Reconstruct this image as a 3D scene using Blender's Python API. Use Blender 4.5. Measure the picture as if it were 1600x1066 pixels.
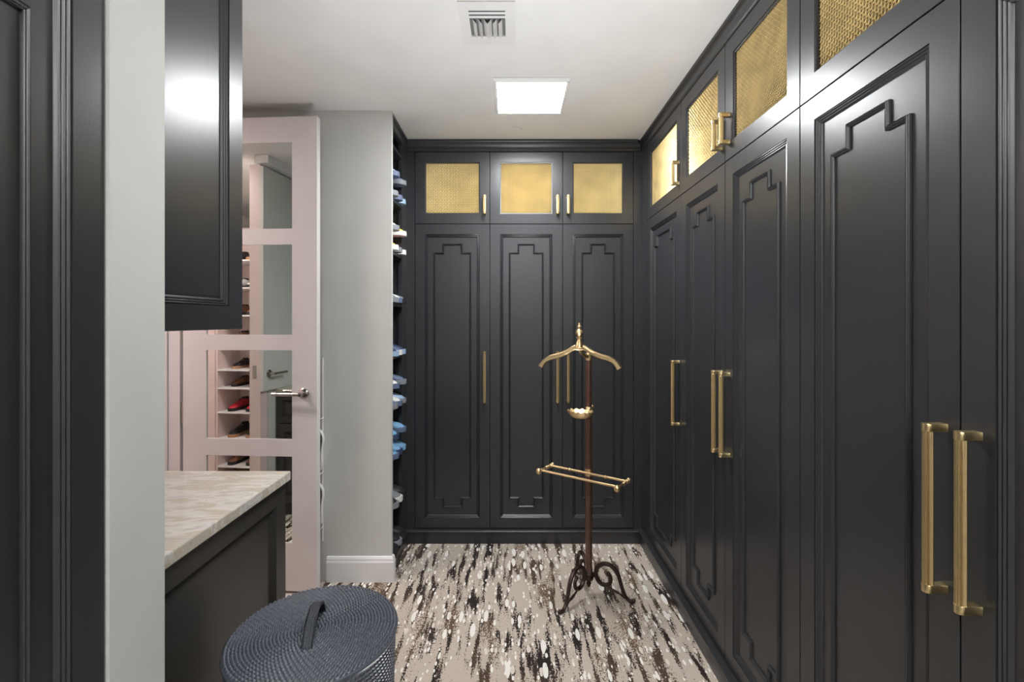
import bpy, math, random
from mathutils import Vector, Matrix
random.seed(7)
PI = math.pi
C = bpy.context.scene.collection
for o in list(bpy.data.objects): bpy.data.objects.remove(o)

# ---------------------------------------------------------------- camera, world, exposure
F = 740.0                      # focal length in pixels of the 1600 px wide frame
cam_d = bpy.data.cameras.new('camera'); cam = bpy.data.objects.new('camera', cam_d); C.objects.link(cam)
cam.location = (0, 0, 1.4); cam.rotation_euler = (PI/2, 0, 0)
cam_d.sensor_width = 36; cam_d.lens = 36*F/1600; cam_d.shift_y = -32/1600; cam_d.clip_start = 0.02
bpy.context.scene.camera = cam
sc = bpy.context.scene
sc.view_settings.view_transform = 'Standard'; sc.view_settings.look = 'None'
sc.view_settings.gamma = 1; sc.view_settings.use_curve_mapping = False
sc.view_settings.exposure = 0.75
w = bpy.data.worlds.new('world'); sc.world = w; w.use_nodes = True
w.node_tree.nodes['Background'].inputs[0].default_value = (.9, .95, 1, 1)
w.node_tree.nodes['Background'].inputs[1].default_value = 0.3
LAMP = 42.0                    # emission of the ceiling panels
CZ = 2.53                      # ceiling height
# added upward area lights, out of frame, standing in for ceiling-bounced flash
def bounce(x, y, z, size, power, col=(.96, .98, 1)):
    l = bpy.data.lights.new('bounce_fill', 'AREA'); l.size = size; l.spread = math.radians(84); l.energy = power; l.color = col
    o = bpy.data.objects.new('bounce_fill', l); C.objects.link(o); o.location = (x, y, z); o.rotation_euler = (PI, 0, 0)
bounce(.12, 1.45, .12, .5, 7)
bounce(.12, -.9, .3, .6, 26)

# ---------------------------------------------------------------- materials
def lin(c): return tuple(((v/255+.055)/1.055)**2.4 if v/255 > .04045 else v/255/12.92 for v in c)+(1,)
def mat(name, rgb, rough=.5, metal=0, bump=0, bscale=200, var=0, vscale=5, spec=.5, coat=0):
    m = bpy.data.materials.new(name); m.use_nodes = True
    nt = m.node_tree; N = nt.nodes; L = nt.links; b = N['Principled BSDF']
    c = lin(rgb)
    b.inputs['Base Color'].default_value = c; b.inputs['Roughness'].default_value = rough
    b.inputs['Metallic'].default_value = metal; b.inputs['Specular IOR Level'].default_value = spec
    b.inputs['Coat Weight'].default_value = coat
    tc = N.new('ShaderNodeTexCoord')
    n = N.new('ShaderNodeTexNoise'); n.inputs['Scale'].default_value = vscale; n.inputs['Detail'].default_value = 4
    L.new(tc.outputs['Object'], n.inputs['Vector'])
    r = N.new('ShaderNodeValToRGB')
    v = max(var, .03)
    r.color_ramp.elements[0].position = .3; r.color_ramp.elements[1].position = .7
    r.color_ramp.elements[0].color = tuple(x*(1-v) for x in c[:3])+(1,)
    r.color_ramp.elements[1].color = tuple(min(1, x*(1+v)) for x in c[:3])+(1,)
    L.new(n.outputs['Fac'], r.inputs[0]); L.new(r.outputs[0], b.inputs['Base Color'])
    if bump:
        n2 = N.new('ShaderNodeTexNoise'); n2.inputs['Scale'].default_value = bscale; n2.inputs['Detail'].default_value = 2
        L.new(tc.outputs['Object'], n2.inputs['Vector'])
        bp = N.new('ShaderNodeBump'); bp.inputs['Strength'].default_value = bump; bp.inputs['Distance'].default_value = .001
        L.new(n2.outputs['Fac'], bp.inputs['Height']); L.new(bp.outputs[0], b.inputs['Normal'])
    return m
def emis(name, rgb, s):
    m = bpy.data.materials.new(name); m.use_nodes = True; N = m.node_tree.nodes
    b = N['Principled BSDF']; b.inputs['Base Color'].default_value = (.8, .8, .8, 1)
    b.inputs['Emission Color'].default_value = rgb+(1,); b.inputs['Emission Strength'].default_value = s
    return m
M = {}
M['black'] = mat('black_satin_paint', (49, 50, 53), .31, bump=.1, bscale=260, spec=.58)
M['cab'] = mat('charcoal_satin_paint', (58, 56, 53), .34, bump=.12, bscale=260, spec=.5)
M['brass'] = mat('brushed_brass', (222, 200, 152), .38, 1, var=.06, vscale=60)
M['brass2'] = mat('polished_brass', (236, 208, 160), .34, 1, var=.06, vscale=30)
M['brass3'] = mat('cast_brass', (236, 208, 160), .5, 1, var=.1, vscale=30)
M['mesh'] = mat('gold_wire', (240, 216, 156), .34, .8, var=.15, vscale=14)
M['meshback'] = mat('gold_backing', (66, 52, 30), .6, .1, var=.4, vscale=9)
M['wall'] = mat('wall_paint', (209, 210, 206), .6, bump=.05, bscale=150)
M['ceil'] = mat('ceiling_paint', (222, 221, 219), .8, bump=.05, bscale=120)
M['pink'] = mat('pink_lit_wall', (230, 212, 208), .6)  # pink light of the side room is mixed into this wall colour
M['door'] = mat('door_enamel', (222, 217, 216), .35)
M['trimw'] = mat('trim_enamel', (236, 236, 236), .35)
M['nickel'] = mat('brushed_nickel', (178, 172, 168), .25, 1)
M['mirror'] = mat('mirror_glass', (226, 232, 228), .01, 1)
M['grey_door'] = mat('grey_green_door', (214, 216, 213), .4)
M['bronze'] = mat('dark_bronze', (66, 54, 48), .35, .7, var=.3, vscale=40)
M['wood'] = mat('mahogany', (84, 54, 44), .3, 0, var=.35, vscale=25, spec=.6, coat=.3)
M['basket'] = mat('black_woven_cord', (84, 88, 97), .27, 0, var=.12, vscale=80, spec=.6)
M['strap'] = mat('black_strap', (48, 50, 55), .45)
M['vent'] = mat('vent_enamel', (216, 215, 213), .5)
M['duct'] = mat('duct_grey', (105, 105, 105), .7)
M['dark'] = mat('dark_inside', (40, 40, 42), .7)
M['panel'] = emis('lamp_diffuser', (.97, .985, 1), LAMP*1.15)
M['panel2'] = emis('lamp_diffuser_behind', (.97, .985, 1), LAMP*.32)
M['panel3'] = emis('rear_fill_diffuser', (.97, .985, 1), LAMP*1.3)  # unseen rear panel, added to lighten the column and far closets
M['panelp'] = emis('lamp_diffuser_warm', (1, .84, .82), LAMP*1.25)

def marble():
    m = bpy.data.materials.new('quartzite'); m.use_nodes = True; nt = m.node_tree; N = nt.nodes; L = nt.links
    b = N['Principled BSDF']; b.inputs['Roughness'].default_value = .12
    tc = N.new('ShaderNodeTexCoord'); mp = N.new('ShaderNodeMapping')
    mp.inputs['Rotation'].default_value = (0, 0, math.radians(-28)); mp.inputs['Scale'].default_value = (2.2, 9, 9)
    L.new(tc.outputs['Object'], mp.inputs['Vector'])
    n = N.new('ShaderNodeTexNoise'); n.inputs['Scale'].default_value = 2.2; n.inputs['Detail'].default_value = 9
    n.inputs['Roughness'].default_value = .62; n.inputs['Distortion'].default_value = 0.7
    L.new(mp.outputs[0], n.inputs['Vector'])
    r = N.new('ShaderNodeValToRGB'); e = r.color_ramp.elements
    e[0].position = .3; e[0].color = lin((186, 180, 168)); e[1].position = .72; e[1].color = lin((226, 224, 218))
    for p, c in ((.40, (206, 200, 188)), (.46, (204, 190, 170)), (.50, (214, 208, 198)), (.56, (226, 222, 214)), (.62, (196, 192, 184))):
        x = e.new(p); x.color = lin(c)
    L.new(n.outputs['Fac'], r.inputs[0]); L.new(r.outputs[0], b.inputs['Base Color'])
    return m
M['marble'] = marble()

def carpet():
    m = bpy.data.materials.new('patterned_carpet'); m.use_nodes = True; nt = m.node_tree; N = nt.nodes; L = nt.links
    b = N['Principled BSDF']; b.inputs['Roughness'].default_value = .95; b.inputs['Specular IOR Level'].default_value = .1
    tc = N.new('ShaderNodeTexCoord')
    def mapped(sx, sy, off=0):
        mp = N.new('ShaderNodeMapping'); mp.inputs['Scale'].default_value = (sx, sy, 1); mp.inputs['Location'].default_value = (off, off*.7, 0)
        L.new(tc.outputs['Object'], mp.inputs['Vector']); return mp.outputs[0]
    def noise(v, s, d=2, rough=.5):
        n = N.new('ShaderNodeTexNoise'); n.inputs['Scale'].default_value = s; n.inputs['Detail'].default_value = d
        n.inputs['Roughness'].default_value = rough; L.new(v, n.inputs['Vector']); return n.outputs['Fac']
    def math_(op, a, bb, c=None):
        x = N.new('ShaderNodeMath'); x.operation = op
        for i, k in enumerate((a, bb, c)):
            if k is None: continue
            if isinstance(k, (int, float)): x.inputs[i].default_value = k
            else: L.new(k, x.inputs[i])
        return x.outputs[0]
    def mix(f, a, bb):
        x = N.new('ShaderNodeMix'); x.data_type = 'RGBA'
        L.new(f, x.inputs[0])
        for i, k in ((6, a), (7, bb)):
            if isinstance(k, tuple): x.inputs[i].default_value = k
            else: L.new(k, x.inputs[i])
        return x.outputs[2]
    def ramp(v, lo, hi):
        x = N.new('ShaderNodeMapRange'); x.interpolation_type = 'SMOOTHSTEP'
        x.inputs[1].default_value = lo; x.inputs[2].default_value = hi; L.new(v, x.inputs[0]); return x.outputs[0]
    base = mix(noise(mapped(1, 1), 3), lin((188, 176, 162)), lin((204, 193, 180)))
    # dark dashes, ragged with speckle
    st = noise(mapped(30, 3.9, 3), 1.0, 3, .55)
    sp = noise(mapped(1, .6), 170, 2, .6)
    patch = noise(mapped(2.6, 1.2, 9), 1.0, 2)
    s = math_('ADD', math_('MULTIPLY', st, 1.0), math_('MULTIPLY', sp, .42)); s = math_('ADD', s, math_('MULTIPLY', patch, .30))
    dark = ramp(s, .894, .93)
    col = mix(dark, base, mix(ramp(noise(mapped(1, 1, 5), 2.2), .4, .6), lin((50, 45, 43)), lin((82, 68, 58))))
    # sparse brown specks
    s2 = math_('ADD', math_('MULTIPLY', noise(mapped(9, 2.2, 17), 1.0, 2), .9), math_('MULTIPLY', noise(mapped(1, .7, 8), 150, 1), .62))
    col = mix(ramp(s2, .895, .92), col, lin((112, 92, 74)))
    # pale oval drops in two sizes
    def drops(sx, sy, thr, keep, off):
        v = N.new('ShaderNodeTexVoronoi'); v.inputs['Scale'].default_value = 1; v.inputs['Randomness'].default_value = 1
        mpv = mapped(sx, sy, off)
        L.new(mpv, v.inputs['Vector'])
        sep = N.new('ShaderNodeSeparateColor'); L.new(v.outputs['Color'], sep.inputs[0])
        rad = math_('MULTIPLY', sep.outputs[1], thr); rad = math_('ADD', rad, thr*.35)
        dist = math_('ADD', v.outputs['Distance'], math_('MULTIPLY', math_('SUBTRACT', noise(mapped(1, .6, off), 90), .5), .16))
        inside = math_('LESS_THAN', dist, rad)
        return math_('MULTIPLY', inside, math_('LESS_THAN', sep.outputs[0], keep))
    white = lin((240, 237, 230))
    col = mix(drops(32, 8.5, .32, .48, 1), col, white)
    col = mix(drops(70, 26, .34, .40, 5), col, white)
    col = mix(drops(44, 17, .30, .22, 11), col, lin((222, 214, 202)))
    L.new(col, b.inputs['Base Color'])
    bp = N.new('ShaderNodeBump'); bp.inputs['Strength'].default_value = .5; bp.inputs['Distance'].default_value = .002
    L.new(noise(mapped(1, 1), 420, 2), bp.inputs['Height']); L.new(bp.outputs[0], b.inputs['Normal'])
    return m
M['carpet'] = carpet()

# ---------------------------------------------------------------- mesh helpers
class MB:
    def __init__(s): s.v = []; s.f = []
    def add(s, vs, fs):
        k = len(s.v); s.v += [tuple(p) for p in vs]; s.f += [tuple(i+k for i in q) for q in fs]; return s
    def box(s, x0, x1, y0, y1, z0, z1):
        if x0 > x1: x0, x1 = x1, x0
        if y0 > y1: y0, y1 = y1, y0
        if z0 > z1: z0, z1 = z1, z0
        return s.add([(x0,y0,z0),(x1,y0,z0),(x1,y1,z0),(x0,y1,z0),(x0,y0,z1),(x1,y0,z1),(x1,y1,z1),(x0,y1,z1)],
                     [(0,3,2,1),(4,5,6,7),(0,1,5,4),(1,2,6,5),(2,3,7,6),(3,0,4,7)])
    def rings(s, rings, closed=True, cap0=True, cap1=True):
        n = len(rings[0]); vs = [p for r in rings for p in r]; fs = []
        for i in range(len(rings)-1):
            for j in range(n if closed else n-1):
                a = i*n+j; b = i*n+(j+1) % n
                fs.append((a, b, b+n, a+n))
        if cap0: fs.append(tuple(range(n-1, -1, -1)))
        if cap1: fs.append(tuple((len(rings)-1)*n+j for j in range(n)))
        return s.add(vs, fs)
    def tube(s, pts, r, n=10, up=None):
        pts = [Vector(p) for p in pts]; R = r if isinstance(r, (list, tuple)) else [r]*len(pts)
        rs = []; prev = None
        for i, p in enumerate(pts):
            t = (pts[min(i+1, len(pts)-1)]-pts[max(i-1, 0)]).normalized()
            if prev is None:
                a = Vector((0, 0, 1)) if abs(t.z) < .9 else Vector((1, 0, 0)); u = t.cross(a).normalized()
            else: u = (prev-t*prev.dot(t)).normalized()
            v = t.cross(u); prev = u
            rs.append([p+(u*math.cos(2*PI*k/n)+v*math.sin(2*PI*k/n))*R[i] for k in range(n)])
        return s.rings(rs)
    def lathe(s, prof, cx=0, cy=0, n=20, axis='z', sx=1, sy=1):
        rs = []
        for r, z in prof:
            ring = [(r*math.cos(2*PI*k/n)*sx, r*math.sin(2*PI*k/n)*sy, z) for k in range(n)]
            if axis == 'y': ring = [(a, -c, b) for a, b, c in ring]
            if axis == 'x': ring = [(c, a, b) for a, b, c in ring]
            rs.append([(a+cx, b+cy, c) for a, b, c in ring])
        return s.rings(rs)
    def build(s, name, m, parent=None, loc=None, smooth=35):
        me = bpy.data.meshes.new(name); me.from_pydata(s.v, [], s.f); me.update()
        import bmesh
        bm = bmesh.new(); bm.from_mesh(me); bmesh.ops.recalc_face_normals(bm, faces=bm.faces); bm.to_mesh(me); bm.free()
        if smooth:
            me.polygons.foreach_set('use_smooth', [True]*len(me.polygons)); me.set_sharp_from_angle(angle=math.radians(smooth))
        me.materials.append(m)
        o = bpy.data.objects.new(name, me); C.objects.link(o); o.parent = parent
        if loc is not None: o.location = loc
        return o
def sphere_prof(r, z=0, n=8): return [(max(1e-4, r*math.sin(PI*k/n)), z-r*math.cos(PI*k/n)) for k in range(n+1)]
def thing(name, label, cat, loc=(0,0,0), rz=0, group=None):
    o = bpy.data.objects.new(name, None); C.objects.link(o); o.location = loc; o.rotation_euler = (0,0,rz)
    o.empty_display_size = .05
    return tag(o, label, cat, group)
def tag(o, label, cat, group=None):
    o['label'] = label; o['category'] = cat
    if group: o['group'] = group
    return o
def struct(o, label):
    o['kind'] = 'structure'; o['label'] = label; return o
def catmull(P, n=6):
    P = [Vector(p) for p in P]; out = []
    for i in range(len(P)-1):
        a = P[max(i-1, 0)]; b = P[i]; c = P[i+1]; d = P[min(i+2, len(P)-1)]
        for k in range(n):
            t = k/n
            out.append(.5*((2*b)+(c-a)*t+(2*a-5*b+4*c-d)*t*t+(3*b-a-3*c+d)*t**3))
    return out+[P[-1]]
def copy_tree(o, parent=None):
    c = o.copy(); C.objects.link(c); c.parent = parent
    for ch in list(o.children): copy_tree(ch, c)
    return c

# ---------------------------------------------------------------- room shell
YB = 2.985; XR = .82; XL = -.665
struct(MB().box(-3.3, .86+.5, -2.2, 3.2, -.05, 0).build('floor', M['carpet'], smooth=0), 'beige carpet with dark brown dashes and pale oval drops')
cl = struct(MB().box(-3.3, 1.36, -2.2, 3.2, CZ, CZ+.05).build('ceiling', M['ceil'], smooth=0), 'smooth white painted ceiling')
struct(MB().box(-3.3, 1.36, 3.1, 3.2, 0, CZ).build('wall_back', M['wall'], smooth=0), 'pale wall behind the far row of black closet doors')
struct(MB().box(1.3, 1.36, -2.2, 3.1, 0, CZ).build('wall_right', M['wall'], smooth=0), 'pale wall behind the right hand row of black closets')
struct(MB().box(-3.3, 1.3, -2.2, -2.1, 0, CZ).build('wall_front', M['wall'], smooth=0), 'pale wall behind the viewer')
struct(MB().box(-3.3, -3.2, -2.1, 3.1, 0, CZ).build('wall_left', M['pink'], smooth=0), 'wall at the far left of the dressing area, pink light in its colour')
# white column wall with the mirrored door in front of it
struct(MB().box(-3.2, -.647, 2.545, 2.572, 0, CZ).box(-.98, -.95, 2.572, 3.1, 0, CZ).build('wall_column', M['wall'], smooth=0),
       'pale grey wall ending in a corner beside the shoe shelves')
# partition whose end faces the corridor
struct(MB().box(-1.9, -.66, .777, .90, 0, CZ).build('wall_partition', M['wall'], smooth=0), 'pale narrow wall end between tall black cabinet and vanity')
struct(MB().box(-1.9, -1.82, .90, 1.62, 0, CZ).build('wall_side', M['wall'], smooth=0), 'pale wall at the far end of the vanity')
def run_profile(prof, p0, p1, out, m0=0, m1=0):
    # prof: (d outward, z); runs p0->p1 in the floor plane; m0/m1 mitre slope at the ends
    a = Vector(p0); b = Vector(p1); t = (b-a).normalized(); o = Vector(out)
    r0 = [(*(a+o*d+t*d*m0), z) for d, z in prof]; r1 = [(*(b+o*d+t*d*m1), z) for d, z in prof]
    return MB().rings([r0, r1])
bp_ = [(-.0, 0), (.016, 0), (.016, .105), (.012, .115), (.012, .122), (.007, .132), (0, .135)]
bb = run_profile(bp_, (-.993, 2.545), (-.647, 2.545), (0, -1), 0, 1)
bb2 = run_profile(bp_, (-.647, 2.545), (-.647, 2.57), (1, 0), -1, 0)
bb.add(bb2.v, bb2.f)
struct(bb.build('baseboard_column', M['trimw'], smooth=20), 'white moulded baseboard on the pale column wall')
# black plinths with cap bead and crown mouldings
plin = lambda e: [(-.02, 0), (e, 0), (e, .066), (e+.006, .070), (e+.008, .078), (e+.005, .084), (0, .087), (-.02, .087)]
struct(run_profile(plin(.017), (XL, YB), (XR, YB), (0, -1), -0, -1).build('baseboard_back', M['black'], smooth=30), 'black plinth with rounded cap under the far closet doors')
struct(run_profile(plin(.020), (XR, YB), (XR, -.6), (-1, 0), 1, 0).build('baseboard_right', M['black'], smooth=30), 'black plinth with rounded cap along the right closets')
struct(run_profile(plin(.008), (XL, 2.574), (XL, YB), (1, 0), 0, -1).build('baseboard_left', M['black'], smooth=30), 'short black plinth under the shoe shelves')
crown = lambda k: [(-.02, 2.463), (.001, 2.463), (.25*k, 2.468), (.34*k, 2.476), (.26*k, 2.484), (.30*k, 2.494), (.62*k, 2.508), (.90*k, 2.514), (k, 2.52), (k, CZ-.001), (-.02, CZ-.001)]
struct(run_profile(crown(.038), (XL, YB), (XR, YB), (0, -1), 0, -1).build('trim_1', M['black'], smooth=30), 'black crown moulding above the far closet doors')
struct(run_profile(crown(.020), (XR, YB), (XR, -.6), (-1, 0), 1, 0).build('trim_2', M['black'], smooth=30), 'black crown moulding along the right closets')
struct(run_profile(crown(.016), (XL, 2.574), (XL, YB), (1, 0), 0, -1).build('trim_3', M['black'], smooth=30), 'short black crown moulding above the shoe shelves')

# ---------------------------------------------------------------- cabinet doors
def rect(x0, x1, z0, z1, i, y): return [(x0+i, y, z0+i), (x1-i, y, z0+i), (x1-i, y, z1-i), (x0+i, y, z1-i)]
def panel_leaf(x0, x1, z0, z1, s, open_=False, sh=False, thick=.02):
    prof = [(0, thick), (0, .0012), (.0012, 0), (s, 0)]
    if sh: prof += [(s+.002, .005), (s+.006, .006)]
    else:
        q = s+.0005; prof.append((q, .004))
        for c in range(3):      # three small reeds stepping into the panel
            d0 = .004+c*.0022
            for k in range(1, 5): prof.append((q+c*.0058+.0058*k/4, d0+.0022*k/4-.0036*math.sin(PI*k/4) if k < 4 else d0+.0022))
        prof.append((q+.019, .0125))
    if open_: prof.append((prof[-1][0], thick))
    rs = [rect(x0, x1, z0, z1, i, y) for i, y in prof]
    return MB().rings(rs, cap0=not open_, cap1=not open_) if not open_ else _open(rs)
def _open(rs):
    m = MB(); m.rings(rs+[rs[0]], cap0=False, cap1=False); return m
def loop_sweep(poly, prof):
    # closed polyline in XZ, counter-clockwise; prof: (offset, y)
    n = len(poly); rs = []
    for i in range(n):
        p = Vector(poly[i]); a = (p-Vector(poly[i-1])).normalized(); b = (Vector(poly[(i+1) % n])-p).normalized()
        na = Vector((-a.y, a.x)); nb = Vector((-b.y, b.x)); mt = (na+nb); mt = mt/(mt.dot(na))
        rs.append([(p.x+mt.x*o, y, p.y+mt.y*o) for o, y in prof])
    m = MB(); m.rings(rs+[rs[0]], closed=False, cap0=False, cap1=False); return m
def fret(x0, x1, z0, z1):
    st = .055
    P = [(x0+st, z0), (x1-st, z0), (x1-st, z0+st), (x1, z0+st), (x1, z1-st), (x1-st, z1-st), (x1-st, z1), (x0+st, z1), (x0+st, z1-st), (x0, z1-st), (x0, z0+st), (x0+st, z0+st)]
    pr = [(0, .0125), (.0003, .0078), (.0016, .0062), (.0030, .0072), (.0036, .0050), (.0055, .0034), (.0074, .0050), (.0080, .0072), (.0094, .0062), (.0107, .0078), (.011, .0125)]
    return loop_sweep(P, pr)
def handle_mb(z0, z1):
    m = MB(); rb = .0082; yc = -.030; n = 56
    rs = []
    for z in (z0+.012, z1-.012):
        rs.append([((rb+.0007*math.cos(16*2*PI*k/n))*math.cos(2*PI*k/n), yc+(rb+.0007*math.cos(16*2*PI*k/n))*math.sin(2*PI*k/n), z) for k in range(n)])
    m.rings(rs)
    for a, b in ((z0, z0+.015), (z1-.015, z1)):
        sec = [(.0095, 0), (.0085, -.004), (.008, -.02), (.0095, yc)] + [(.0098*math.cos(t), yc-.0098*math.sin(t)) for t in [PI*k/10 for k in range(1, 10)]] + [(-.0095, yc), (-.008, -.02), (-.0085, -.004), (-.0095, 0)]
        e = .0012
        r0 = [(x*.9, y, a) for x, y in sec]; r1 = [(x, y, a+e) for x, y in sec]; r2 = [(x, y, b-e) for x, y in sec]; r3 = [(x*.9, y, b) for x, y in sec]
        m.rings([r0, r1, r2, r3])
    return m
hl = handle_mb(.885, 1.205).build('handle', M['brass'], smooth=50); hu = handle_mb(2.066, 2.184).build('handle', M['brass'], smooth=50)
hl_me, hu_me = hl.data, hu.data
for h in (hl, hu): bpy.data.objects.remove(h)
WV = {}
def weave(x0, x1, z0, z1, yc=.012, pitch=.0094, r=.0026):
    key = (round(x1-x0, 3), round(z1-z0, 3))
    if key in WV: me = WV[key]
    else:
        m = MB(); W = x1-x0; H = z1-z0; nx = int(W/pitch); nz = int(H/pitch); A = .0018
        def wires(n, L_, S, nc, vert):
            for i in range(n+1):
                u = -S/2+S*i/n; rs = []
                seg = nc*2
                for k in range(seg+1):
                    t = -L_/2+L_*k/seg; sgn = 1 if (i % 2 == 0) == vert else -1
                    d = A*math.cos(PI*k/2)*sgn
                    c4 = [(r, 0), (0, -r*.7), (-r, 0), (0, r*.7)]
                    rs.append([(u+a, yc+d+b, t) if vert else (t, yc+d+b, u+a) for a, b in c4])
                m.rings(rs, cap0=False, cap1=False)
        wires(nx, H, W, nz, True); wires(nz, W, H, nx, False)
        o = m.build('woven_mesh', M['mesh'], smooth=60); me = o.data; bpy.data.objects.remove(o); WV[key] = me
    o = bpy.data.objects.new('woven_mesh', me); C.objects.link(o); o.location = ((x0+x1)/2, 0, (z0+z1)/2); o['kind'] = 'stuff'
    o['label'] = 'woven gold wire mesh'
    return o
def put(me, name, parent, x, y=0, z=0, label=None):
    o = bpy.data.objects.new(name, me); C.objects.link(o); o.parent = parent; o.location = (x, y, z)
    if label: o['label'] = label
    return o
ZB, ZS, ZT = .091, 2.009, 2.461
def cabinet(label, loc, rz, doors, fills=(), s=.062, depth=.1, group=None):
    """doors: (x0, x1, side) in local x; front faces local -y"""
    t = thing('closet_cabinet', label, 'closet', loc, rz, group)
    xs = [d[0] for d in doors]+[d[1] for d in doors]+[x for f in fills for x in f]
    MB().box(min(xs), max(xs), .021, depth, .0, CZ-.002).build('carcass', M['black'], t, smooth=0)
    for a, b in fills: MB().box(a, b, 0, .0215, .087, 2.463).build('filler_strip', M['black'], t, smooth=0)
    g = .0016
    for a, b, side in doors:
        lo = panel_leaf(a+g, b-g, ZB, ZS-g, s).build('lower_door', M['black'], t, smooth=28)
        fret(a+s+.057, b-s-.057, ZB+s+.066, ZS-s-.06).build('fret_moulding', M['black'], lo, smooth=40)
        up = panel_leaf(a+g, b-g, ZS+g, ZT, s, open_=True, sh=True).build('upper_door', M['black'], t, smooth=28)
        i = s+.004
        wv = weave(a+i, b-i, ZS+i, ZT-i); wv.parent = up
        MB().box(a+i-.004, b-i+.004, .0165, .0195, ZS+i-.004, ZT-i+.004).build('backing_panel', M['meshback'], up, smooth=0)
        hx = b-.033 if side == 'R' else a+.033
        put(hl_me, 'handle', lo, hx, label='long reeded brass bar handle'); put(hu_me, 'handle', up, hx, label='short reeded brass bar handle')
    return t
def cab_at(label, rz, plane, doors, fills=(), **k):
    xs = [d[0] for d in doors]+[d[1] for d in doors]; c = (min(xs)+max(xs))/2
    dd = [(a-c, b-c, s_) for a, b, s_ in doors]; ff = [(a-c, b-c) for a, b in fills]
    if rz == 0: loc = (c, plane, 0)
    elif rz < 0: loc = (plane, -c, 0)
    else: loc = (plane, c, 0)
    return cabinet(label, loc, rz, dd, ff, **k)
cab_at('black single-door closet on the far wall beside the shoe shelves', 0, YB, [(-.613, -.139, 'R')], [(-.665, -.6135)])
cab_at('black two-door closet in the far right corner behind the valet stand', 0, YB, [(-.139, .319, 'R'), (.319, .766, 'L')], [(.7665, .82)])
H = -PI/2
cab_at('wide single black closet on the right wall nearest the far corner', H, XR, [(-2.876, -2.295, 'R')], [(-2.984, -2.877)])
cab_at('black two-door closet in the middle of the right wall with paired brass handles', H, XR, [(-2.295, -1.823, 'R'), (-1.823, -1.349, 'L')])
cab_at('nearest black two-door closet on the right wall with large paired handles', H, XR, [(-1.349, -.867, 'R'), (-.867, -.39, 'L')], [(-.389, .6)])
cab_at('tall black closet on the left edge beside the white wall end', PI/2, XL, [(-.16, .305, 'R'), (.305, .775, 'L')], [(-.6, -.161)], s=.0555, depth=.5)

# ---------------------------------------------------------------- shoes
def shoe_parts():
    L_ = .275; n = 14
    secs = [(0, .020, .012, .070), (.012, .031, .012, .088), (.05, .036, .012, .096), (.09, .037, .012, .092), (.125, .037, .012, .080),
            (.16, .041, .012, .066), (.20, .046, .012, .054), (.235, .043, .012, .045), (.26, .031, .012, .036), (.275, .012, .014, .024)]
    rs = []
    for x, hw, zb, zt in secs:
        rs.append([(x, hw*math.copysign(abs(math.cos(a))**.75, math.cos(a)), zb+(zt-zb)*(.5+.5*math.copysign(abs(math.sin(a))**.8, math.sin(a)))) for a in [2*PI*k/n for k in range(n)]])
    up = MB().rings(rs)
    so = MB(); so_r = []
    for x, hw in ((-.006, .020), (.008, .034), (.05, .040), (.10, .038), (.15, .042), (.20, .050), (.24, .047), (.268, .034), (.285, .014)):
        so_r.append([(x, -hw, .001), (x, hw, .001), (x, hw+.001, .012), (x, hw-.001, .026), (x, -hw+.001, .026), (x, -hw-.001, .012)])
    so.rings(so_r)
    op = MB(); r2 = []
    for k in range(16):
        a = 2*PI*k/16; x = .052+.044*math.cos(a); r2.append((x, .026*math.sin(a), .0935 if x < .05 else .0955-.10*(x-.05)**1.2*.9))
    rin = [(.052+(p[0]-.052)*1.12, p[1]*1.15, p[2]-.010) for p in r2]; top = [(p[0], p[1], p[2]+.005) for p in r2]; inn = [(.052+(p[0]-.052)*.8, p[1]*.75, p[2]-.004) for p in r2]
    op.rings([rin, top, inn])
    lc = MB()
    for k in range(5):
        x = .115+.019*k; z = .090-.020*k*.55-(.004 if k else 0)
        lc.tube([(x-.003, -.022, z-.014), (x, -.010, z-.001), (x+.002, .010, z-.001), (x+.005, .022, z-.014)], .0028, 6)
    return up, so, op, lc
UP, SO, OP, LC = shoe_parts(); SM = {}
PAL = {'slate blue': (96, 110, 140), 'light blue': (120, 168, 205), 'pale blue': (150, 176, 205), 'white': (225, 225, 222), 'grey': (130, 134, 140), 'yellow': (216, 200, 50),
       'red and white': (206, 84, 74), 'black': (34, 35, 38), 'black and white': (40, 41, 44), 'navy': (52, 66, 96), 'brown': (120, 78, 56), 'tan': (170, 130, 96), 'red': (190, 44, 60), 'mustard and white': (212, 180, 60)}
def sneaker(color, sole, label, loc, rz=0, group=None, rx=0, ry=0, sc_=1, name='sneaker', cat='shoe', rot=None):
    t = thing(name, label, cat, loc, rz, group); t.scale = (sc_, sc_, sc_*1.15); t.rotation_euler = rot or (rx, ry, rz)
    for key, mb, nm, c in (('u', UP, 'upper', color), ('s', SO, 'sole', sole), ('o', OP, 'collar', 'dark'), ('l', LC, 'laces', sole)):
        k = (key, c)
        if k not in SM:
            mm = M['dark'] if c == 'dark' else (M.get('sh'+c) or mat('shoe_'+c.replace(' ', '_'), PAL[c], .55, bump=.3, bscale=300)); M['sh'+c] = mm
            o = mb.build(nm, mm, t, smooth=50); SM[k] = o.data
        else: o = put(SM[k], nm, t, 0)
    return t
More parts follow.
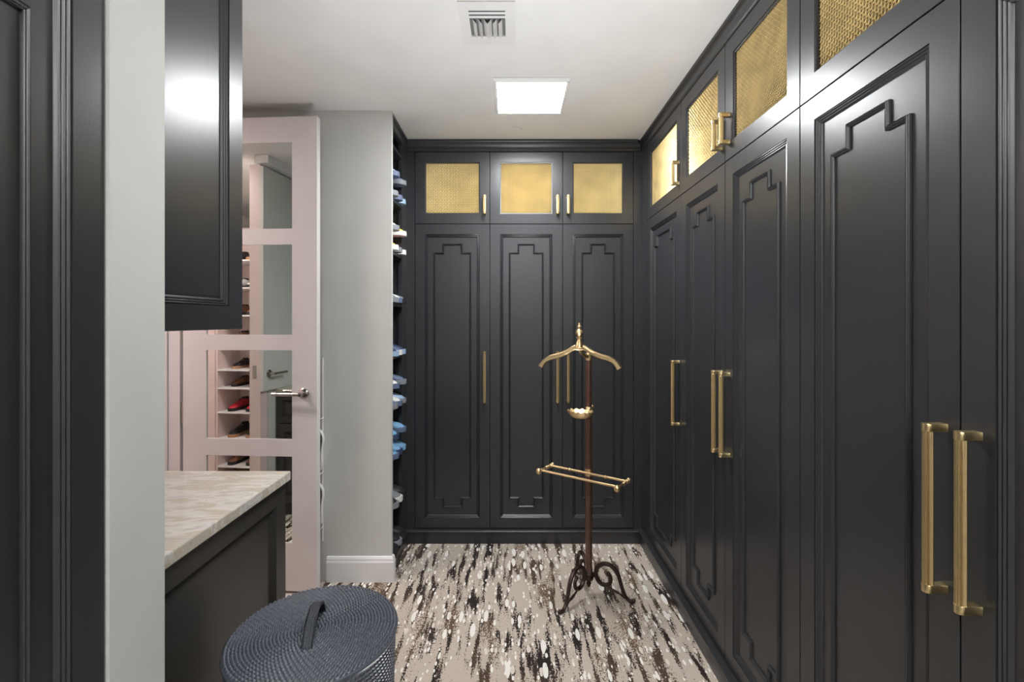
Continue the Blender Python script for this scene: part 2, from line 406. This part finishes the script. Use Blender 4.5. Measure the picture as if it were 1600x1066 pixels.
# open shoe shelves recessed beside the column
sh = thing('shoe_shelves', 'tall narrow black shoe shelving between the white column and far closets', 'shelving', (-.8, 2.72, 0))
def loc_box(x0, x1, y0, y1, z0, z1): return MB().box(x0+.8, x1+.8, y0-2.72, y1-2.72, z0, z1)
loc_box(-.94, -.925, 2.575, 3.05, 0, CZ-.002).build('back_panel', M['black'], sh, smooth=0)
loc_box(-.925, XL, 2.575, 2.589, 0, CZ-.002).build('side_panel', M['black'], sh, smooth=0)
loc_box(-.925, XL-.02, 2.872, 2.886, 0, CZ-.002).build('side_panel', M['black'], sh, smooth=0)
loc_box(XL-.02, XL, 2.858, 2.984, .0, CZ-.002).build('face_stile', M['black'], sh, smooth=0)
shelf_z = [.115, .36, .63, .91, 1.20, 1.50, 1.79, 2.09, 2.39]
for z in shelf_z: loc_box(-.924, XL-.001, 2.590, 2.871, z-.018, z).build('shelf', M['black'], sh, smooth=0)
ordn = ['lowest', 'second', 'third', 'fourth', 'fifth', 'sixth', 'seventh', 'top']
cols = [[('black', 'black'), ('black', 'grey'), ('black', 'black')],
        [('black and white', 'grey'), ('grey', 'white'), ('black and white', 'black')],
        [('light blue', 'slate blue'), ('light blue', 'navy'), ('light blue', 'light blue')],
        [('slate blue', 'grey'), ('white', 'slate blue'), ('pale blue', 'grey')],
        [('navy', 'pale blue'), ('slate blue', 'white'), ('navy', 'pale blue')],
        [('grey', 'grey'), ('white', 'slate blue'), ('grey', 'black')],
        [('yellow', 'white'), ('white', 'grey'), ('red and white', 'white')],
        [('slate blue', 'grey'), ('pale blue', 'slate blue'), ('slate blue', 'pale blue')]]
pos = ['beside the column', 'in the middle', 'nearest the far closets']
for i, row in enumerate(cols):
    for j, (c, s_) in enumerate(row):
        st = 'shelf up' if 0 < i < 7 else 'shelf'
        sneaker(c, s_, f'{c} sneaker {pos[j]} on the {ordn[i]} {st} by the column', (-.905-random.uniform(0, .004), 2.638+.093*j, shelf_z[i]+.001), random.uniform(-.04, .04), 'sneakers on the shelves by the column', sc_=.96)
        if i in (2, 3, 6, 7) and j != 1:   # a second shoe resting on the first
            sneaker(row[(j+1) % 3][0], row[(j+1) % 3][1], f'{row[(j+1) % 3][0]} sneaker stacked {pos[j]} on the {ordn[i]} {st} by the column',
                    (-.895, 2.64+.088*j, shelf_z[i]+.112), random.uniform(-.03, .03), 'sneakers on the shelves by the column', sc_=.93)

# ---------------------------------------------------------------- mirrored white door
TH = math.radians(3.5)
d1 = bpy.data.objects.new('door_1', None); C.objects.link(d1); d1.location = (-.997, 2.42, 0); d1.rotation_euler = (0, 0, -TH)
struct(d1, 'white door with four mirror panes and a nickel lever')
# local: x from -.716 (hinge) to 0 (free edge), front at y=0
DW = .716; px0, px1 = -.589, -.131
rows = [(.258, .702), (.79, 1.247), (1.327, 1.79), (1.872, 2.316)]
for a, b in ((-DW, px0), (px1, 0)): MB().box(a, b, 0, .036, .012, 2.446).build('stile', M['door'], d1, smooth=0)
zs = [.012]+[v for r in rows for v in r]+[2.446]
for k in range(0, len(zs), 2): MB().box(px0, px1, 0, .036, zs[k], zs[k+1]).build('rail', M['door'], d1, smooth=0)
for a, b in rows:
    MB().box(px0, px1, .006, .030, a, b).build('mirror_pane', M['mirror'], d1, smooth=0)
def lever(parent, x, z, y, sgn, dirx):
    m = MB(); m.lathe([(.0001, 0), (.027, 0), (.027, .006), (.022, .010), (.012, .012), (.010, .030), (.010, .050), (.0001, .052)], n=24, axis='y')
    g = MB(); n = 24; rs = []
    for k in range(24):
        rr = .0082 if 4 < k < 20 and k % 2 == 0 else .0092
        rs.append([(.004+.006*k, -.045+rr*math.cos(2*PI*q/n), rr*math.sin(2*PI*q/n)) for q in range(n)])
    g.rings(rs); m.add(g.v, g.f)
    m.v = [(x+dirx*a, y+sgn*b, z+c) for a, b, c in m.v]
    o = m.build('lever_handle', M['nickel'], parent, smooth=40); o['label'] = 'knurled nickel lever on a round rose'; return o
lever(d1, -.068, 1.027, 0, 1, -1)
for z in (.35, 1.25-.33, 2.1):
    MB().box(-DW-.010, -DW-.001, .002, .010, z-.055, z+.055).build('hinge', M['nickel'], d1, smooth=0)
cs = MB().box(-1.92, -1.727, 2.462, 2.544, 0, 2.50).box(-1.86, -1.79, 2.455, 2.462, 0, 2.50)
struct(cs.build('trim_4', M['door'], smooth=0), 'pale pink tinted door jamb at the hinge side')
# wire rack with shoes squeezed behind the free edge of the door
rk = thing('shoe_rack', 'slim white wire shoe rack hanging behind the mirrored door', 'rack', (-1.1, 2.535, .2))
m = MB()
for x in (-.09, .085): m.tube([(x, .004, .02), (x, .004, 1.0)], .003, 6)
m.build('upright', M['trimw'], rk)
for z in (.10, .39, .68):
    MB().tube([(-.09, 0, z), (-.09, -.05, z), (.09, -.05, z), (.09, 0, z)], .002, 6).build('rung', M['trimw'], rk)
for k, (z, c, s_) in enumerate(((.31, 'black and white', 'white'), (.60, 'black', 'white'))):
    sneaker(c, s_, f'{c} sneaker tucked upright behind the mirrored door, ' + ('lower one' if k == 0 else 'upper one'), (-1.044, 2.541, z), 0, 'sneakers behind the mirrored door', sc_=.78, rot=(PI/2, -PI/2, 0))

# ---------------------------------------------------------------- vanity (left, facing +y) and upper cabinet
def side_panel(y0, y1, z0, z1, s=.06):
    mb = panel_leaf(y0, y1, z0, z1, s); mb.v = [(-y, x, z) for x, y, z in mb.v]; return mb
van = thing('vanity_cabinet', 'charcoal vanity base cabinet under the marble counter', 'cabinet', (-1.27, 1.22, 0))
MB().box(-.54, .515, -.318, .298, .0, .879).build('carcass', M['cab'], van, smooth=0)
p = side_panel(-.318, .318, .0, .879).build('end_panel', M['cab'], van, (.535, 0, 0), smooth=28)
for k in range(2):
    x0 = -.54+.5275*k
    d = panel_leaf(-.262, .262, .09, .66, .06); d.v = [(-x, -y, z) for x, y, z in d.v]
    d = d.build('door', M['cab'], van, (x0+.264, .318, 0), smooth=28)
    q = panel_leaf(-.262, .262, .665, .875, .045); q.v = [(-x, -y, z) for x, y, z in q.v]
    q = q.build('drawer', M['cab'], van, (x0+.264, .318, 0), smooth=28)
    MB().tube([(-.08, .03, .77), (.08, .03, .77)], .006, 10).box(-.07, -.06, 0, .03, .765, .775).box(.06, .07, 0, .03, .765, .775).build('handle', M['brass'], q)
ct = MB()
rs = [[(-1.815, .902, z), (x1, .902, z), (x1, y1, z), (-1.815, y1, z)] for z, x1, y1 in ((.881, -.722, 1.538), (.884, -.72, 1.54), (.908, -.72, 1.54), (.911, -.722, 1.538))]
ct.rings(rs); tag(ct.build('countertop', M['marble'], smooth=20), 'pale beige veined marble countertop on the charcoal vanity', 'countertop')
upc = thing('wall_cabinet', 'black upper cabinet hanging above the marble counter', 'cabinet', (-1.27, 1.1, 1.377))
MB().box(-.54, .515, -.198, .172, 0, CZ-1.377-.002).build('carcass', M['black'], upc, smooth=0)
side_panel(-.198, .192, 0, CZ-1.377-.002).build('end_panel', M['black'], upc, (.535, 0, 0), smooth=28)
for k in range(2):
    d = panel_leaf(-.262, .262, .003, 1.145, .06); d.v = [(-x, -y, z) for x, y, z in d.v]
    d.build('door', M['black'], upc, (-.54+.264+.5275*k, .192, 0), smooth=28)

# ---------------------------------------------------------------- second door, seen in the mirror, and pink closet shelves
d2 = bpy.data.objects.new('door_2', None); C.objects.link(d2); d2.location = (-1.82, 1.70, 0)
struct(d2, 'pale grey-green door leaf standing open, seen in the mirror')
MB().box(-.08, .0, -.075, .0, .0, 2.47).build('edge_post', M['pink'], d2, smooth=0)
MB().box(-.0, .022, -.70, .0, .91+.003, 2.46).build('leaf', M['grey_door'], d2, smooth=0)
MB().box(-.055, -.028, .0, .003, 1.0, 1.09).build('latch_plate', M['nickel'], d2, smooth=0)
lv = lever(d2, 0, 0, 0, 1, -1); lv.rotation_euler = (0, 0, PI/2); lv.location = (.022, -.06, 1.03)
struct(MB().box(-1.85, -1.75, .905, 1.72, 2.475, CZ-.001).build('trim_5', M['trimw'], smooth=0), 'white ceiling bulkhead above the open door leaf seen in the mirror')
pk = thing('closet_shelves', 'white shoe shelves in the pink side closet, seen in the mirror', 'shelving', (-2.70, .62, 0))
MB().box(-.20, .20, -.16, -.15, 0, 2.3).build('back_panel', M['pink'], pk, smooth=0)
for x in (-.205, .19): MB().box(x, x+.015, -.15, .15, 0, 2.3).build('side_panel', M['pink'], pk, smooth=0)
struct(MB().box(-3.2, -2.91, .70, .78, 0, CZ).build('wall_closet', M['pink'], smooth=0), 'return wall beside the white shoe shelves, pink light in its colour')
pz = [.08, .33, .57, .79, .955, 1.2, 1.45, 1.7, 1.95]
for z in pz: MB().box(-.19, .19, -.149, .15, z-.012, z).build('shelf', M['trimw'], pk, smooth=0)
pc = ['brown', 'black', 'red', 'brown', 'black', 'tan', 'brown', 'white', 'black']
pw = ['lowest', 'second', 'third', 'fourth', 'fifth', 'sixth', 'seventh', 'eighth', 'top']
for i, z in enumerate(pz):
    for j in range(2):
        sneaker(pc[i], 'black' if pc[i] != 'black' else 'tan', f'{pc[i]} shoe on the {pw[i]} white shelf in the mirror, ' + ['left', 'right'][j],
                (-2.79+.18*j, .49, z+.001), PI/2, 'shoes on the pink closet shelves', name='low_shoe', sc_=.9 if z < .7 or z > 1.1 else .75)

# ---------------------------------------------------------------- ceiling fixtures
def ceiling_light(label, x, y, s, m, group=None):
    t = thing('ceiling_light', label, 'light', (x, y, CZ), 0, group); h = s/2
    b = MB(); rs = [[(-e, -e, z), (e, -e, z), (e, e, z), (-e, e, z)] for e, z in ((h+.018, -.0005), (h+.018, -.006), (h+.010, -.016), (h, -.018), (h, -.012))]
    b.rings(rs, cap1=False).build('frame', M['trimw'], t, smooth=0)
    MB().box(-h, h, -h, h, -.0175, -.013).build('diffuser', m, t, smooth=0)
ceiling_light('square lit ceiling panel in front of the far closets', .092, 2.378, .328, M['panel'])
ceiling_light('square lit ceiling panel above the viewer', .08, -.25, .328, M['panel2'])
ceiling_light('added square fill light panel on the ceiling behind the viewer', .08, -1.5, .328, M['panel3'])
ceiling_light('square lit ceiling panel in the pink side closet', -2.3, 1.7, .328, M['panelp'])
vt = thing('air_vent', 'white square air vent with angled louvres in the ceiling', 'vent', (-.092, 1.80, CZ))
w_, d_ = .102, .130; iw, i0, i1 = .067, -.083, .107
b = MB(); b.box(-w_, -iw, -d_, d_, -.006, -.0005).box(iw, w_, -d_, d_, -.006, -.0005).box(-iw, iw, -d_, i0, -.006, -.0005).box(-iw, iw, i1, d_, -.006, -.0005)
b.box(-w_-.003, w_+.003, -d_-.003, d_+.003, -.002, -.0004).build('frame', M['vent'], vt, smooth=0)
MB().box(-iw, iw, i0, i1, -.0032, -.0022).build('duct', M['duct'], vt, smooth=0)
for k in range(2):
    y = i0+.012+.022*k; MB().add([(-iw, y, -.004), (iw, y, -.004), (iw, y+.007, -.007), (-iw, y+.007, -.007), (-iw, y+.001, -.003), (iw, y+.001, -.003), (iw, y+.008, -.006), (-iw, y+.008, -.006)],
        [(0,1,2,3), (7,6,5,4), (0,4,5,1), (2,6,7,3), (0,3,7,4), (1,5,6,2)]).build('slat', M['vent'], vt, smooth=0)
for k in range(6):
    x = -iw+.012+.0205*k+(.006 if k > 2 else 0); t_ = .012 if k < 3 else -.012
    MB().add([(x, -.03, -.004), (x, i1-.04, -.004), (x+t_, i1-.04, -.020), (x+t_, -.03, -.020), (x+.0015, -.03, -.004), (x+.0015, i1-.04, -.004), (x+t_+.0015, i1-.04, -.020), (x+t_+.0015, -.03, -.020)],
        [(0,1,2,3), (7,6,5,4), (0,4,5,1), (2,6,7,3), (0,3,7,4), (1,5,6,2)]).build('slat', M['vent'], vt, smooth=0)
MB().box(-iw, iw, i1-.04, i1, -.010, -.004).build('damper_plate', M['vent'], vt, smooth=0)
for y in (-.108, .118): MB().lathe([(.0001, -.0078), (.003, -.007), (.004, -.0058)], 0, y, 10).build('screw', M['vent'], vt)
tag(MB().lathe([(.0001, -.004), (.040, -.004), (.042, -.002), (.042, -.0005)], n=32).build('sprinkler_cover', M['ceil'], loc=(.02, 2.80, CZ)), 'small round white cover plate on the ceiling near the far crown', 'cover plate')

# ---------------------------------------------------------------- valet stand
vs = thing('valet_stand', 'brass and dark wood valet stand on three scrolled feet', 'valet stand', (.39, 2.407, 0))
MB().lathe([(.0001, .112), (.020, .112), (.0205, .13), (.0175, .15), (.0180, .5), (.0165, .76), (.0155, .95), (.0150, 1.20), (.012, 1.215), (.0001, 1.218)], n=20).build('pole', M['wood'], vs)
MB().lathe([(.0001, .045), (.006, .047), (.010, .056), (.013, .066), (.010, .076), (.016, .082), (.024, .088), (.025, .098), (.019, .104), (.026, .110), (.026, .118), (.021, .124), (.0001, .125)], n=20).build('hub', M['bronze'], vs)
leg_pts = [(.098, .128), (.106, .118), (.111, .100), (.104, .080), (.085, .069), (.062, .073), (.044, .092), (.036, .120), (.043, .150), (.066, .171), (.095, .175), (.122, .162), (.145, .130), (.157, .095), (.168, .058), (.183, .025), (.199, .011), (.214, .010), (.224, .016)]
for fx, fy in ((.242-.39, 2.267-2.407), (.585-.39, 2.349-2.407), (.3425-.39, 2.605-2.407)):
    a = math.atan2(fy, fx); ca, sa = math.cos(a), math.sin(a)
    P = catmull(leg_pts, 5); n = len(P)
    m = MB(); m.tube([(p.x*ca, p.x*sa, p.y) for p in P], [.0082+.0028*math.sin(PI*min(1, i/n*1.1)) for i in range(n)], 10)
    for r_, z_, q in ((.098, .128, .011), (.222, .013, .0105)):
        m.lathe(sphere_prof(q, z_), r_*ca, r_*sa, 12)
    m.tube([(p.x*ca, p.x*sa, p.y) for p in catmull([(.088, .068), (.118, .050), (.150, .038), (.178, .018)], 5)], [.005]*5+[.007]*5+[.004]*6, 8)
    m.tube([(.018*ca, .018*sa, .105), (.040*ca, .040*sa, .112)], .008, 8)
    m.build('leg', M['bronze'], vs)
nx, ny = -.587, -.81; ux, uy = .81, -.587
# jacket hanger, finial, neck
hc = Vector((-.063, -.108, 0)); ha = math.radians(-17); hu_, hv_ = Vector((math.cos(ha), math.sin(ha), 0)), Vector((-math.sin(ha), math.cos(ha), 0))
def hang(sgn):
    P = catmull([(0, 1.272), (.028, 1.266), (.060, 1.246), (.100, 1.229), (.140, 1.218), (.170, 1.200), (.190, 1.172)], 5)
    T = [.034, .024, .023, .026, .025, .023, .028]; rs = []
    for i, p in enumerate(P):
        t = (P[min(i+1, len(P)-1)]-P[max(0, i-1)]).normalized(); nrm = Vector((-t.y, t.x)); k = i/(len(P)-1)*6; j = min(int(k), 5); h = (T[j]+(T[j+1]-T[j])*(k-j))/2
        dd = .009+.014*(i/(len(P)-1))
        ring = []
        for (a, c) in ((-1, -.6), (-.6, -1), (.6, -1), (1, -.6), (1, .6), (.6, 1), (-.6, 1), (-1, .6)):
            q = p+nrm*h*a; w3 = hc+hu_*(q.x*sgn)+hv_*dd*c; ring.append((w3.x, w3.y, q.y))
        rs.append(ring)
    return rs
m = MB(); m.rings(hang(1)); m.rings(hang(-1)); m.build('hanger', M['brass2'], vs, smooth=50)
MB().lathe([(.0001, 1.262), (.016, 1.270), (.014, 1.290), (.008, 1.303), (.007, 1.310), (.012, 1.314), (.012, 1.319), (.0065, 1.323), (.013, 1.334), (.0155, 1.343), (.012, 1.352), (.0065, 1.359), (.0085, 1.366), (.0085, 1.372), (.004, 1.380), (.003, 1.388), (.0001, 1.390)], hc.x, hc.y, 20, sx=1.35, sy=1.35).build('finial', M['brass2'], vs)
m = MB(); m.tube(catmull([(hc.x, hc.y, 1.262), (hc.x*.75, hc.y*.75, 1.240), (hc.x*.35, hc.y*.35, 1.222), (0, 0, 1.218)], 5), .009, 10)
m.lathe([(.0001, 1.196), (.0175, 1.198), (.0185, 1.212), (.016, 1.222), (.0155, 1.232), (.008, 1.238), (.0001, 1.240)], 0, 0, 18); m.build('neck_bracket', M['brass2'], vs)
# shell dish
sx, sy = nx*.092, ny*.092; m = MB(); rs = []; nn = 48
for rr, zz in ((.004, .918), (.03, .920), (.05, .930), (.064, .950), (.065, .955), (.062, .954), (.048, .940), (.028, .930), (.002, .926)):
    ring = []
    for k in range(nn):
        a = 2*PI*k/nn; sc2 = 1+.05*math.cos(14*a); x = rr*sc2*math.cos(a)*1.03; y = rr*sc2*math.sin(a)*.78
        ring.append((sx+x*ux+y*nx, sy+x*uy+y*ny, zz+.003*math.cos(14*a)*(rr/.06)))
    rs.append(ring)
m.rings(rs); m.build('shell_dish', M['brass3'], vs, smooth=60)
MB().lathe([(.0001, .938), (.019, .938), (.020, .948), (.020, .957), (.0165, .963), (.0001, .963)], n=18).tube([(0, 0, .95), (sx*.5, sy*.5, .940)], .007, 8).lathe(sphere_prof(.010, .962), .020, .012, 12).build('dish_collar', M['brass2'], vs)
# trouser bars
def ptu(a, b, z=.63): return (ux*a+nx*b, uy*a+ny*b, z)
for b_ in (.020, .118):
    m = MB(); m.tube([ptu(-.213, b_), ptu(.213, b_)], .0058, 12)
    m.build('trouser_bar', M['brass2'], vs)
for a_ in (-.213, .213):
    m = MB(); m.tube([ptu(a_, -.002), ptu(a_, .136)], .006, 10)
    for q, rr in ((.020, .0105), (.045, .0085), (.062, .010), (.118, .0105), (.138, .016)): p = ptu(a_, q); m.lathe(sphere_prof(rr, .63), p[0], p[1], 14)
    p = ptu(a_, .001); m.lathe(sphere_prof(.012, .63), p[0], p[1], 14)
    m.build('end_rail', M['brass2'], vs)
m = MB()
for a_ in (-.10, .10): p = ptu(a_, .020); m.lathe(sphere_prof(.0085, .63), p[0], p[1], 12)
m.lathe([(.0001, .612), (.0195, .613), (.021, .622), (.019, .630), (.022, .638), (.0195, .648), (.0001, .649)], n=18).build('bar_collar', M['brass2'], vs)

# ---------------------------------------------------------------- woven hamper with lid
hp = thing('woven_hamper', 'round black woven hamper with a flat lid and strap handle', 'hamper', (-.497, 1.193, 0))
R_ = .2; NR = 25; zt = .62
def lid_mesh():
    m = MB(); na = 640; rs = []
    sub = 5
    for i in range(NR*sub+1):
        q = i/sub; r = max(.0008, R_*q/NR); ring_i = int(min(q, NR-.001)); ph = q-ring_i
        ns = max(6, round(2*PI*(ring_i+.5)*R_/NR/.0125)); e = math.sin(PI*min(1, ph))
        ring = []
        for k in range(na):
            a = 2*PI*k/na; s_ = abs(math.sin(a*ns/2+(ph-.5)*1.1+ring_i*1.3))
            z = zt+.0066*(e**.8)*(.1+.9*s_**.8)+.006*(1-(q/NR)**2)-.002
            ring.append((r*math.cos(a), r*math.sin(a), z))
        rs.append(ring)
    m.rings(rs, cap0=False, cap1=False)
    # rounded rim and underside
    rim = [[((R_+dr)*math.cos(2*PI*k/na), (R_+dr)*math.sin(2*PI*k/na), zt+dz) for k in range(na)] for dr, dz in ((0, -.002), (.003, -.004), (.004, -.008), (.003, -.012), (-.001, -.014), (-.02, -.014), (-.03, -.012))]
    m.rings(rim, cap0=False, cap1=True)
    return m
lid = lid_mesh().build('lid', M['basket'], hp, smooth=75)
def body_mesh():
    m = MB(); na = 560; rs = []; nrow = 56; sub = 4; z0, z1 = .004, zt-.012
    for i in range(nrow*sub+1):
        q = i/sub; z = z0+(z1-z0)*q/nrow; row = int(min(q, nrow-.001)); ph = q-row; e = math.sin(PI*min(1, ph)); r0 = .197-.018*(1-q/nrow)
        rs.append([((r0+.0046*e**.6*(.3+.7*abs(math.sin(2*PI*k/na*57+row*PI/2)))-.002)*math.cos(2*PI*k/na), (r0+.0046*e**.6*(.3+.7*abs(math.sin(2*PI*k/na*57+row*PI/2)))-.002)*math.sin(2*PI*k/na), z) for k in range(na)])
    m.rings(rs, cap0=True, cap1=True); return m
body_mesh().build('basket_body', M['basket'], hp, smooth=75)
# arched strap
P = catmull([(0, -.075, zt+.006), (0, -.070, zt+.012), (0, -.040, zt+.040), (0, 0, zt+.054), (0, .040, zt+.042), (0, .060, zt+.016), (0, .063, zt+.006)], 8)
rs = []
rt = math.radians(9)
for i, p in enumerate(P):
    t = (P[min(i+1, len(P)-1)]-P[max(0, i-1)]).normalized(); nrm = Vector((0, -t.z, t.y)); hwd = .0125*(1 if i > 2 else .75+.08*i)
    prof = [(-1, 0), (-1, .0045), (-.8, .0062), (-.72, .0048), (-.3, .0052), (0, .0046), (.3, .0052), (.72, .0048), (.8, .0062), (1, .0045), (1, 0)]
    rs.append([((a*hwd), p.y+nrm.y*h, p.z+nrm.z*h) for a, h in prof])
m = MB().rings(rs)
m.build('strap_handle', M['strap'], hp, smooth=50).rotation_euler = (0, 0, rt)
mm = MB()
for i in range(2, len(P)-2):
    p = P[i]; t = (P[i+1]-P[i-1]).normalized(); nrm = Vector((0, -t.z, t.y))
    for a in (-.0055, .0, .0055):
        c = p+nrm*.0056; mm.add([(a-.0018, c.y-.002*t.y, c.z-.002*t.z), (a+.0018, c.y-.002*t.y, c.z-.002*t.z), (a+.0018, c.y+.002*t.y, c.z+.002*t.z), (a-.0018, c.y+.002*t.y, c.z+.002*t.z), (a, c.y+nrm.y*.0014, c.z+nrm.z*.0014)],
                      [(0, 1, 4), (1, 2, 4), (2, 3, 4), (3, 0, 4), (3, 2, 1, 0)])
o = mm.build('stitching', M['basket'], hp); o.rotation_euler = (0, 0, rt); o['kind'] = 'stuff'
